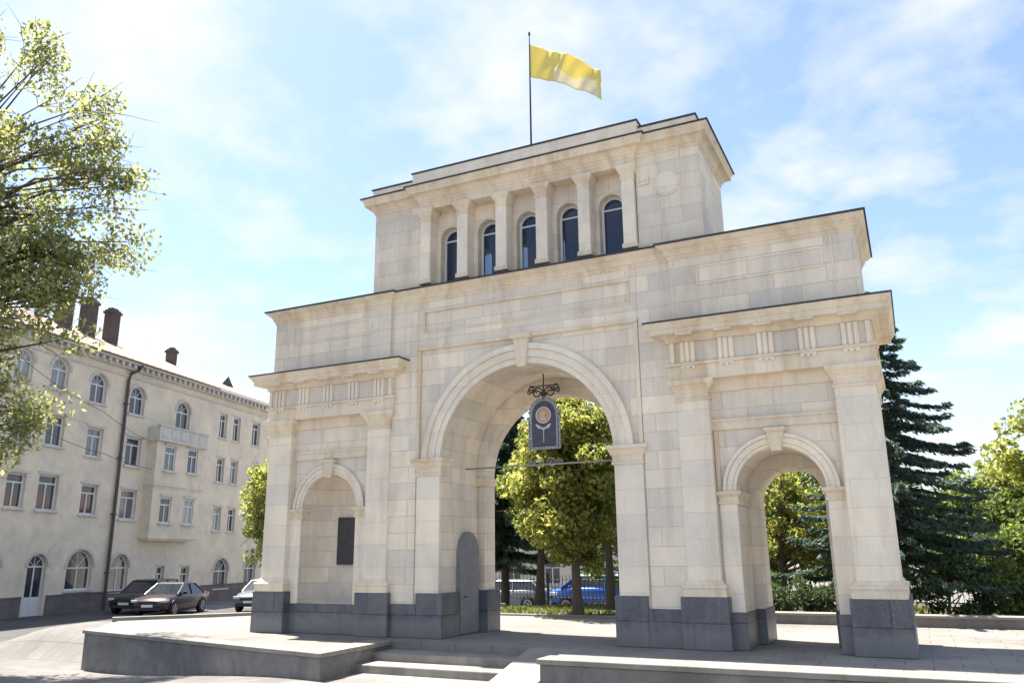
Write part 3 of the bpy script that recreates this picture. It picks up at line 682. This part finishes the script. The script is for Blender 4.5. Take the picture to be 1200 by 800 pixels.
# ================================================================== APARTMENT BUILDING
bd = Vector((-.21, .978, 0)).normalized(); brz = math.atan2(bd.y, bd.x)
BO = Vector((-31.44, 15.08, -1.06))
ab = tag(empty('apartment_building', BO, brz), 'pale cream four storey apartment block with arched top windows and a dark drainpipe', 'building')
def Bd(m, name, mat, parent=ab, bevel=0., **k): return m.build(name, mat, parent, 1, bevel, **k)
wins = []      # s, zc, w, h, arched
for r in ([(-7.0, 11.7, 1.1, 1.55, 1), (-4.75, 11.72, 1.15, 1.6, 1), (-2.04, 11.5, 1.2, 1.6, 1), (1.03, 11.38, 1.25, 1.6, 1), (5.25, 11.1, 1.35, 1.9, 1), (9.55, 11.18, .85, 1.6, 0), (11.15, 11.18, .85, 1.6, 0), (13.6, 11.18, 1., 1.6, 0), (16.2, 11.18, 1., 1.6, 0)],
          [(-9, 8.85, 1.1, 1.5, 0), (-6.6, 8.85, 1.1, 1.5, 0), (-4.61, 8.88, 1.15, 1.5, 0), (-1.88, 8.65, 1.15, 1.5, 0), (1.13, 8.5, 1.25, 1.6, 0), (9.6, 8.28, .85, 1.55, 0), (11.2, 8.28, .85, 1.55, 0), (14, 8.28, 1., 1.5, 0)],
          [(-9, 5.85, 1.1, 1.6, 0), (-6.5, 5.85, 1.1, 1.6, 0), (-4.57, 5.87, 1.25, 1.7, 0), (-1.81, 5.7, 1.15, 1.5, 0), (1.17, 5.6, 1.3, 1.6, 0), (9.66, 5.15, .85, 1.5, 0), (11.3, 5.12, .85, 1.5, 0), (14, 5.15, 1., 1.5, 0)],
          [(-7.4, 2.15, 1.3, 1.8, 1), (-1.87, 2.2, 1.75, 1.95, 1), (1.03, 2.0, 1.4, 1.9, 1), (4.47, 1.72, .7, 1.1, 0), (6.79, 1.66, .8, 1.1, 0), (10.55, 1.75, 1.6, 1.85, 1), (14, 1.8, 1.4, 1.8, 1)]): wins += r
DOOR = (-4.6, 1.55, 1.15, 2.85, 1)
def outline(s, zc, w, h, ar, g=0.):
    a, b, z0, z1 = s-w/2-g, s+w/2+g, zc-h/2-g, zc+h/2+g
    if not ar: return [(a, z0), (b, z0), (b, z1), (a, z1)]
    hw = w/2+g; return [(a, z0), (b, z0)] + arch_pts(s, hw, z1-hw, 16)
S0, S1, EH = -13., 19., 13.35
m = MB(); m.prism([(S0, 0), (S1, 0), (S1, EH), (S0, EH)], 0, .35, [outline(*w) for w in wins+[DOOR]])
m.box(S0, S1, 11.6, 12, 0, EH); m.box(S0, S0+.3, .351, 11.6, 0, EH); m.box(S1-.3, S1, .351, 11.6, 0, EH)
Bd(m, 'wall', PLAS)
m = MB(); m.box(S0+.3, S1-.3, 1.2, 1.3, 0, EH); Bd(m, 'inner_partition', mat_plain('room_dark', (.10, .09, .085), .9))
# window kinds share one mesh each
_wc = {}
def window(s, zc, w, h, ar, y=.16, parent=ab, name='window', door=False, sill=True):
    key = (w, h, ar, door)
    if key not in _wc:
        o = outline(0, 0, w, h, ar); i = outline(0, 0, w-.16, h-.16, ar)
        f = MB(); f.prism(o, 0, .08, [i])
        zt = h/2-w/2 if ar else h/2-.42
        f.box(-.035, .035, .005, .075, -h/2+.05, zt); f.box(-w/2+.05, w/2-.05, .004, .076, zt-.035, zt+.035)
        if ar:
            for k in (45, 90, 135): f.tube([(0, .04, zt), (math.cos(R(k))*(w/2-.05), .04, zt+math.sin(R(k))*(w/2-.05))], .025, 4)
        if door: f.box(-w/2+.05, w/2-.05, .02, .07, -h/2+.03, -h/2+.9)
        p = MB(); p.prism(outline(0, 0, w-.1, h-.1, ar), .035, .05)
        t = MB(); t.box(-w/2-.09, w/2+.09, -.27, .1, -h/2-.1, -h/2-.005)
        c = MB()
        if ar: c.ringarc(0, h/2-w/2, w/2+.02, w/2+.15, -.21, -.14, 20)
        else: c.box(-w/2-.12, w/2+.12, -.2, -.14, h/2+.03, h/2+.14)
        _wc[key] = (f.build(name, WHITE, None, 1), p.build('pane', GLASSB, None, 1), t.build('sill', PLASW, None, 1, .01), c.build('surround', PLASW, None, 1), [0])
    f, p, t, c, used = _wc[key]
    if used[0]: f, p, t, c = f.copy(), p.copy(), t.copy(), c.copy(); [col.objects.link(q) for q in (f, p, t, c)]
    used[0] = 1
    f.parent = parent; f.location = (s, y, zc)
    for q in (p, t, c): q.parent = f
    return f
for w in wins: window(*w)
window(*DOOR, name='entrance_door', door=True)
# arched hoods round the ground floor and top openings
m = MB(); m.box(S0, -5.4, -.10, .02, 0, 1.0); m.box(-3.85, S1, -.10, .02, 0, 1.0); m.box(S0, -5.4, -.13, .02, 1.0, 1.08); m.box(-3.85, S1, -.13, .02, 1.0, 1.08); Bd(m, 'plinth', PLIN, bevel=.01)
m = MB(); m.box(-5.3, -3.95, -.8, .05, -.1, .14); Bd(m, 'doorstep', CONC)
# bay with balcony
m = MB(); m.prism([(2.3, 3.9), (6.7, 3.9), (6.7, 9.25), (2.3, 9.25)], -.62, -.4, [outline(3.55, 8.35, 1.0, 1.45, 0), outline(5.7, 8.4, .95, 1.45, 0), outline(3.55, 5.4, 1.0, 1.45, 0), outline(5.7, 5.4, .95, 1.45, 0)])
m.box(2.3, 2.5, -.4, .02, 3.9, 9.25); m.box(6.5, 6.7, -.4, .02, 3.9, 9.25)
for k, (a, b) in enumerate(((6.62, .05), (6.73, .11), (3.8, .04), (3.7, -.06))): m.box(2.3-b, 6.7+b, -.62-b, .02, a, a+.1)
bay = Bd(m, 'bay', PLAS)
window(3.55, 8.35, 1.0, 1.45, 0, -.55, bay); window(5.7, 8.4, .95, 1.45, 0, -.55, bay)
window(3.55, 5.4, 1.0, 1.45, 0, -.55, bay); window(5.7, 5.4, .95, 1.45, 0, -.55, bay)
m = MB(); m.box(2.7, 6.3, -.36, -.3, 4.0, 9.2); Bd(m, 'curtain', mat_plain('curtain', (.25, .24, .22), .9), bay)
m = MB(); m.box(2.15, 6.85, -.85, .02, 9.25, 9.4); m.box(2.2, 6.8, -.8, -.7, 9.4, 10.1); m.box(2.2, 2.3, -.7, .02, 9.4, 10.1); m.box(6.7, 6.8, -.7, .02, 9.4, 10.1); m.box(2.14, 6.86, -.86, -.65, 10.1, 10.2)
for k in range(5): m.box(2.4+k*.87, 2.95+k*.87, -.83, -.79, 9.5, 9.98)
Bd(m, 'balcony', PLASW, bevel=.01)
# eaves
m = MB(); m.box(S0-.1, S1+.1, -.25, .05, 12.95, 13.1); m.box(S0-.2, S1+.2, -.5, .05, 13.24, 13.36)
x = S0
while x < S1: m.box(x, x+.2, -.42, .0, 13.02, 13.24); x += .5
m.box(S0, S1, -.08, .02, 12.55, 12.65)
Bd(m, 'eaves_cornice', PLASW)
m = MB(); m.add([(S0-.3, -.62, 13.36), (S1+.3, -.62, 13.36), (S1+.3, 6, 16.4), (S0-.3, 6, 16.4), (S1+.3, 12.6, 13.36), (S0-.3, 12.6, 13.36)] + [(S0-.3, -.62, 13.42), (S1+.3, -.62, 13.42), (S1+.3, 6, 16.48), (S0-.3, 6, 16.48), (S1+.3, 12.6, 13.42), (S0-.3, 12.6, 13.42)],
                [(0, 3, 2, 1), (3, 5, 4, 2), (6, 7, 8, 9), (9, 8, 10, 11), (0, 1, 7, 6), (4, 5, 11, 10), (1, 2, 8, 7), (2, 4, 10, 8), (0, 6, 9, 3), (3, 9, 11, 5)])
x = S0
while x < S1: m.tube([(x, -.6, 13.45), (x, 6, 16.5)], .03, 4); x += .6
rf = Bd(m, 'roof', TIN)
for s, w, z1 in ((-.95, .75, 17.5), (.85, .85, 17.65), (2.8, .75, 17.55), (8.7, .48, 16.5)):
    m = MB(); m.box(s-w/2, s+w/2, 3.6, 4.15, 14.5, z1); m.box(s-w/2-.07, s+w/2+.07, 3.53, 4.22, z1-.25, z1-.1); m.box(s-w/2+.1, s+w/2-.1, 3.7, 4.05, z1, z1+.12); Bd(m, 'chimney', BRICK, rf)
m = MB(); m.add([(11.5, 1.8, 14.45), (13.3, 1.8, 14.45), (12.4, 1.8, 15.3), (12.4, 4.2, 15.5)], [(0, 1, 2), (1, 3, 2), (0, 2, 3), (0, 3, 1)]); Bd(m, 'dormer', FLASH, rf)
m = MB(); m.tube([(.55, -.5, 13.3), (.5, -.3, 13.0), (.12, -.14, 12.75), (0, -.13, 12.4), (0, -.13, .25), (0, -.3, .1)], .085, 8)
for z in (2, 5, 8, 11): m.box(-.12, .12, -.24, .01, z, z+.06)
Bd(m, 'drainpipe', PIPE)

# ================================================================== CARS
TYRE = mat_plain('tyre_rubber', (.02, .02, .021), .85); RIM = mat_plain('alloy_rim', (.4, .4, .42), .35, .8); BLACKP = mat_plain('black_trim', (.02, .02, .022), .5)
LAMP = mat_plain('headlamp_glass', (.6, .62, .65), .15, .2, coat=1); REDL = mat_plain('tail_lamp', (.35, .02, .02), .2, coat=1); CGL = mat_glass('car_glass', (.025, .03, .04), .94, .03); PLATE = mat_plain('number_plate', (.7, .7, .68), .5)
def car(loc, heading, paint, label, L=4.5, W=1.76, H=1.46, hatch=False, cat='car', name='parked_car', van=False):
    """front towards local -x"""
    t = tag(empty(name, loc, heading), label, cat, 'cars parked beyond the terrace')
    h = L/2
    if van: st = [(-h, .5, .92), (-h+.12, .42, 1.02), (-h+.7, .36, 1.12), (-h+.95, .34, 1.16), (0, .32, 1.16), (h-.2, .34, 1.16), (h, .45, 1.1)]; gx = (-h+.55, -h+1.35, h-.25, h-.05)
    elif hatch: st = [(-h, .5, .66), (-h+.1, .3, .78), (-h+.5, .24, .90), (-h+1.25, .22, .99), (0, .21, 1.0), (h-.5, .24, 1.04), (h-.08, .32, 1.02), (h, .5, .9)]; gx = (-h+1.05, -h+1.85, h-.75, h-.15)
    else: st = [(-h, .48, .62), (-h+.1, .28, .74), (-h+.5, .24, .85), (-h+1.3, .22, .95), (0, .21, .97), (h-.95, .24, 1.0), (h-.15, .32, .98), (h, .5, .85)]; gx = (-h+1.15, -h+2.0, h-1.45, h-.6)
    secs, m = [], MB()
    for x, zl, zt in st:
        e = abs(x)/h; w = W/2*(1-.13*e**4-.05*(e > .97)); zm = (zl+zt)*.52
        half = [(0, zl), (w*.8, zl), (w*.95, zl+.06), (w, zm), (w*.985, zm+.55*(zt-zm)), (w*.93, zt-.05), (w*.82, zt-.005), (0, zt+.02)]
        secs.append([(x, y, z) for y, z in half] + [(x, -y, z) for y, z in half[::-1][1:-1]])
    k = len(secs[0]); vs = [p for s_ in secs for p in s_]; fs = [(i*k+j, i*k+(j+1) % k, (i+1)*k+(j+1) % k, (i+1)*k+j) for i in range(len(secs)-1) for j in range(k)]
    fs += [tuple(range(k))[::-1], tuple(range((len(secs)-1)*k, len(secs)*k))]
    m.add(vs, fs); body = m.build('body', paint, t, 1, .025, smooth=True)
    zb = 1.12 if van else .95; wb, wr = W/2*.92, W/2*.73; xa, xb, xc, xd = gx
    m = MB(); ring = lambda x0, x1, w, z: [(x0, -w, z), (x1, -w, z), (x1, w, z), (x0, w, z)]
    m.add(ring(xa, xd, wb, zb-.04) + ring(xb, xc, wr, H-.06), [(0, 1, 5, 4), (1, 2, 6, 5), (2, 3, 7, 6), (3, 0, 4, 7)])
    m.build('window_glass', CGL, t, 1)
    m = MB(); m.add(ring(xb-.06, xc+.06, wr+.03, H-.07) + ring(xb+.12, xc-.15, wr-.08, H), [(0, 1, 2, 3)[::-1], (4, 5, 6, 7), (0, 1, 5, 4), (1, 2, 6, 5), (2, 3, 7, 6), (3, 0, 4, 7)])
    for s in (-1, 1):
        for (x0, x1) in ((xa, xb), (xd, xc)): m.tube([(x0, s*wb, zb-.03), (x1, s*wr, H-.05)], .045, 6)
        xm = (xb+xc)/2; m.tube([(xm+.05, s*(wb+.01), zb-.03), (xm, s*(wr+.015), H-.05)], .04, 6)
    m.build('roof', paint, t, 1, .02, smooth=False)
    for s in (-1, 1):
        for x in (-h+.85, h-.85):
            m = MB(); m.disc(x, .36, .37, -.012, .012); m.xf(Matrix.Translation((0, s*(W/2*.985), 0))); m.build('wheel_arch', BLACKP, body, 1)
            m = MB(); p = [(.13, .10), (.17, .0), (.30, -.0), (.33, .03), (.33, .19), (.30, .22)]; n = 28
            vs = [(x+r*math.cos(6.2832*i/n), s*(W/2*.985+.03)-s*yy, .335+r*math.sin(6.2832*i/n)) for r, yy in p[1:] for i in range(n)]
            m.add(vs, [(j*n+i, j*n+(i+1) % n, (j+1)*n+(i+1) % n, (j+1)*n+i) for j in range(4) for i in range(n)])
            wh = m.build('wheel', TYRE, t, 1, smooth=True)
            m = MB(); m.disc(x, .335, .06, -.012, .02, 12)
            for q in range(5):
                a = 6.2832*q/5; m.tube([(x, 0, .335), (x+.2*math.cos(a), 0, .335+.2*math.sin(a))], .03, 4)
            m.ringarc(x, .335, .17, .215, -.02, .03, 24, 0, 6.2832); m.xf(Matrix.Translation((0, s*(W/2*.985+.012), 0))); m.build('rim', RIM, wh, 1)
        m = MB(); m.box(-h+.02, -h+.42, s*W/2*.6, s*W/2*.93, .64 if not van else .75, .76 if not van else .92); m.build('headlight', LAMP, t, 1, .03)
        m = MB(); m.box(h-.25, h+.005, s*W/2*.62, s*W/2*.9, .72, .92); m.build('tail_light', REDL, t, 1, .02)
        m = MB(); m.box(xa+.45, xa+.6, s*(W/2*.95), s*(W/2+.14), zb-.02, zb+.12); m.build('wing_mirror', paint, t, 1, .03)
    m = MB(); m.box(-h-.015, -h+.2, -W*.26, W*.26, .56, .70); m.box(-h-.01, -h+.2, -W*.36, W*.36, .30, .42); m.build('grille', BLACKP, body, 1, .01)
    m = MB(); m.box(-h-.03, -h+.1, -.26, .26, .44, .55); m.build('number_plate', PLATE, t, 1)
    return t
def paint(name, c, metal=.3): return mat_plain(name, c, .32, metal*.5, .04, coat=.35)
P_MAR, P_BLK, P_SIL, P_BLU, P_WHT = paint('maroon_paint', (.032, .018, .018)), paint('black_paint', (.02, .021, .024)), paint('silver_paint', (.13, .15, .17), .5), paint('blue_paint', (.03, .12, .42), .1), paint('grey_paint', (.22, .23, .25), .1)
hd = R(111)
car((-25.18, 13.96, -.9), hd, P_MAR, 'dark maroon sedan with pale headlights parked in front of the pale block')
car((-27.94, 14.96, -.9), hd, P_BLK, 'black hatchback mostly hidden behind the maroon sedan', hatch=True, H=1.55)
car((-22.9, 17.9, -.9), hd, P_SIL, 'silver grey car parked right beside the gate plinth', hatch=True, H=1.5)
car((-6.9, 22.9, -1.0), 0.1, P_BLU, 'bright blue van parked beyond the railing behind the chestnut trunk', L=4.3, H=1.72, van=True, name='blue_van', cat='van')
car((-11.6, 22.8, -1.0), .05, P_WHT, 'grey hatchback parked beyond the railing left of the blue van', hatch=True)

# iron railing at the back of the lawn
fx0, fx1, fy = -13., 12., 14.5
rl = tag(empty('iron_railing', (0, fy, -.05)), 'black iron park railing behind the lawn seen through the main arch', 'fence')
k = 0; x = fx0
proto = None
while x < fx1:
    if proto is None:
        m = MB(); m.tube([(0, 0, .12), (2.4, 0, .12)], .018, 5); m.tube([(0, 0, .78), (2.4, 0, .78)], .018, 5)
        for q in range(1, 16): m.tube([(q*.15, 0, .05), (q*.15, 0, .9), (q*.15, 0, .97)], [.012, .012, .002], 5)
        proto = m.build('railing_panel', IRON, rl); pp = MB().box(-.04, .04, -.04, .04, -.2, 1.02).build('post', IRON, rl); a, b = proto, pp
    else:
        a, b = proto.copy(), pp.copy(); col.objects.link(a); col.objects.link(b)
    a.location = (x, 0, 0); b.location = (x, 0, 0); x += 2.4
# far buildings beyond the street
def house(loc, rz, w, d, h, wallm, roofm, label, rows, cols):
    t = tag(empty('low_building', loc, rz), label, 'building')
    holes = [outline((c+.5)*w/cols-w/2, 1.6+2.9*r, w/cols*.42, 1.4, 0) for r in range(rows) for c in range(cols)]
    m = MB(); m.prism([(-w/2, 0), (w/2, 0), (w/2, h), (-w/2, h)], 0, .3, holes); m.box(-w/2, w/2, .3, d, 0, h); m.build('wall', wallm, t, 1)
    m = MB(); m.add([(-w/2-.4, -.4, h), (w/2+.4, -.4, h), (w/2+.4, d+.4, h), (-w/2-.4, d+.4, h), (-w/2+2, d/2, h+1.6), (w/2-2, d/2, h+1.6)], [(0, 3, 2, 1), (0, 1, 5, 4), (1, 2, 5), (2, 3, 4, 5), (3, 0, 4)]); m.build('roof', roofm, t, 1)
    for r in range(rows):
        for c in range(cols): window((c+.5)*w/cols-w/2, 1.6+2.9*r, w/cols*.42, 1.4, 0, .1, t)
    return t
house((-14, 31, -1), .1, 15, 8, 6.2, PLAS, TIN, 'pale low house across the street, glimpsed under the trees in the main arch', 2, 6)
# woodland closing the park at the back right
for i, (x, y, h, w, mt) in enumerate([(-3, 17.2, 5.2, 2.6, L_MID), (1.2, 17, 5.6, 2.8, L_DARK), (5.2, 17.5, 5.4, 2.8, L_MID), (9.5, 18, 5.0, 2.8, L_DARK), (13.4, 17.5, 5.2, 2.8, L_MID)]):
    tree('street_tree', ['bushy green street tree behind the railing, right of the chestnut', 'dark street tree hidden behind the right jamb of the main arch', 'green street tree behind the trees of the right side arch', 'dark street tree behind the spruce', 'green street tree behind the far right tree', 'dark street tree at the right edge of the view'][i], 'tree', (x, y, -1.0), 1.4, .16, (0, 0, h*.62), (w, 1.8, h*.42), 56, 150, .22, mt, 60+i, .62, 'street trees beyond the railing', twigs=False)

# overhead wires to the block
def wire(pts, label):
    m = MB(); P = []
    for a, b in zip(pts, pts[1:]):
        a, b = Vector(a), Vector(b)
        for i in range(12): t = i/12; P.append(a.lerp(b, t)-Vector((0, 0, 4*.05*(b-a).length*.25*t*(1-t)*2)))
    P.append(Vector(pts[-1])); m.tube(P, .014, 5); tag(m.build('overhead_wire', BLACKP), label, 'wire', 'wires across the pale block')
Bm = Matrix.Translation(BO) @ Matrix.Rotation(brz, 4, 'Z')
w = lambda s, off, z: tuple(Bm @ Vector((s, -off, z)))
wire([w(-12, 4, 11.2), w(-2.2, .6, 10.2), w(2.0, .1, 9.3)], 'upper sagging wire strung across the third floor of the pale block')
wire([w(-12, 4, 8.8), w(-2, .8, 8.0), w(2.0, .65, 7.6)], 'lower sagging wire strung across the second floor of the pale block')

# ================================================================== LIGHT, SKY, CAMERA
sc = bpy.context.scene
sund = Vector((-.385, .125, 1)).normalized()
el = math.asin(sund.z); rot = math.atan2(sund.x, sund.y)
W_ = bpy.data.worlds.new('World'); sc.world = W_; W_.use_nodes = True; nt = W_.node_tree; nt.nodes.clear()
ow = N(nt, 'ShaderNodeOutputWorld'); bg = N(nt, 'ShaderNodeBackground'); bg.inputs[1].default_value = .078
sky = N(nt, 'ShaderNodeTexSky', sky_type='NISHITA'); sky.sun_disc = False; sky.sun_elevation = el; sky.sun_rotation = rot; sky.air_density = 1.; sky.dust_density = 1.; sky.ozone_density = .6
tc_ = N(nt, 'ShaderNodeTexCoord'); sp = N(nt, 'ShaderNodeSeparateXYZ'); nt.links.new(tc_.outputs['Generated'], sp.inputs[0])
def mth(op, a, b=None):
    n = N(nt, 'ShaderNodeMath', operation=op)
    for i, v in enumerate((a, b)):
        if v is None: continue
        if hasattr(v, 'is_output'): nt.links.new(v, n.inputs[i])
        else: n.inputs[i].default_value = v
    return n.outputs[0]
zz = mth('ADD', mth('MAXIMUM', sp.outputs[2], 0.), .22)
cv = N(nt, 'ShaderNodeCombineXYZ'); nt.links.new(mth('DIVIDE', sp.outputs[0], zz), cv.inputs[0]); nt.links.new(mth('DIVIDE', sp.outputs[1], zz), cv.inputs[1])
f1 = noise(nt, cv.outputs[0], 2.6, 8, .56, .1)
cl = ramp(nt, f1, [(.45, .0), (.66, .95)])
hz = ramp(nt, sp.outputs[2], [(.0, .5), (.32, 0)])
fac = mth('MAXIMUM', cl, hz)
nt.links.new(mix(nt, fac, sky.outputs[0], (4.0, 4.1, 4.25)), bg.inputs[0])
nt.links.new(bg.outputs[0], ow.inputs[0])
sl = bpy.data.lights.new('sun', 'SUN'); sl.energy = 5.0; sl.angle = R(.6); sl.color = (1, .93, .82)
so_ = bpy.data.objects.new('sun', sl); col.objects.link(so_); so_.rotation_euler = sund.to_track_quat('Z', 'Y').to_euler(); so_.location = (0, 0, 40)

cam = bpy.data.cameras.new('camera'); co = bpy.data.objects.new('camera', cam); col.objects.link(co)
yaw, pitch, roll = (R(a) for a in (25.77911474, 14.71226314, -.60164986))
fw = Vector((-math.sin(yaw)*math.cos(pitch), math.cos(yaw)*math.cos(pitch), math.sin(pitch)))
r_ = fw.cross(Vector((0, 0, 1))).normalized(); u_ = r_.cross(fw)
r2 = r_*math.cos(roll)+u_*math.sin(roll); u2 = u_*math.cos(roll)-r_*math.sin(roll)
Mx = Matrix((r2, u2, -fw)).transposed().to_4x4(); Mx.translation = Vector((8.99461367, -19.22458432, 2.11272037))*S
co.matrix_world = Mx; cam.sensor_width = 36; cam.lens = 36*947.85/1200; cam.clip_end = 2000; cam.clip_start = .05
sc.camera = co
vs_ = sc.view_settings; vs_.view_transform = 'Standard'; vs_.look = 'None'; vs_.gamma = 1; vs_.use_curve_mapping = False; vs_.exposure = 1.74
sc.cycles.max_bounces = 8; sc.cycles.transparent_max_bounces = 12; sc.cycles.use_denoising = True
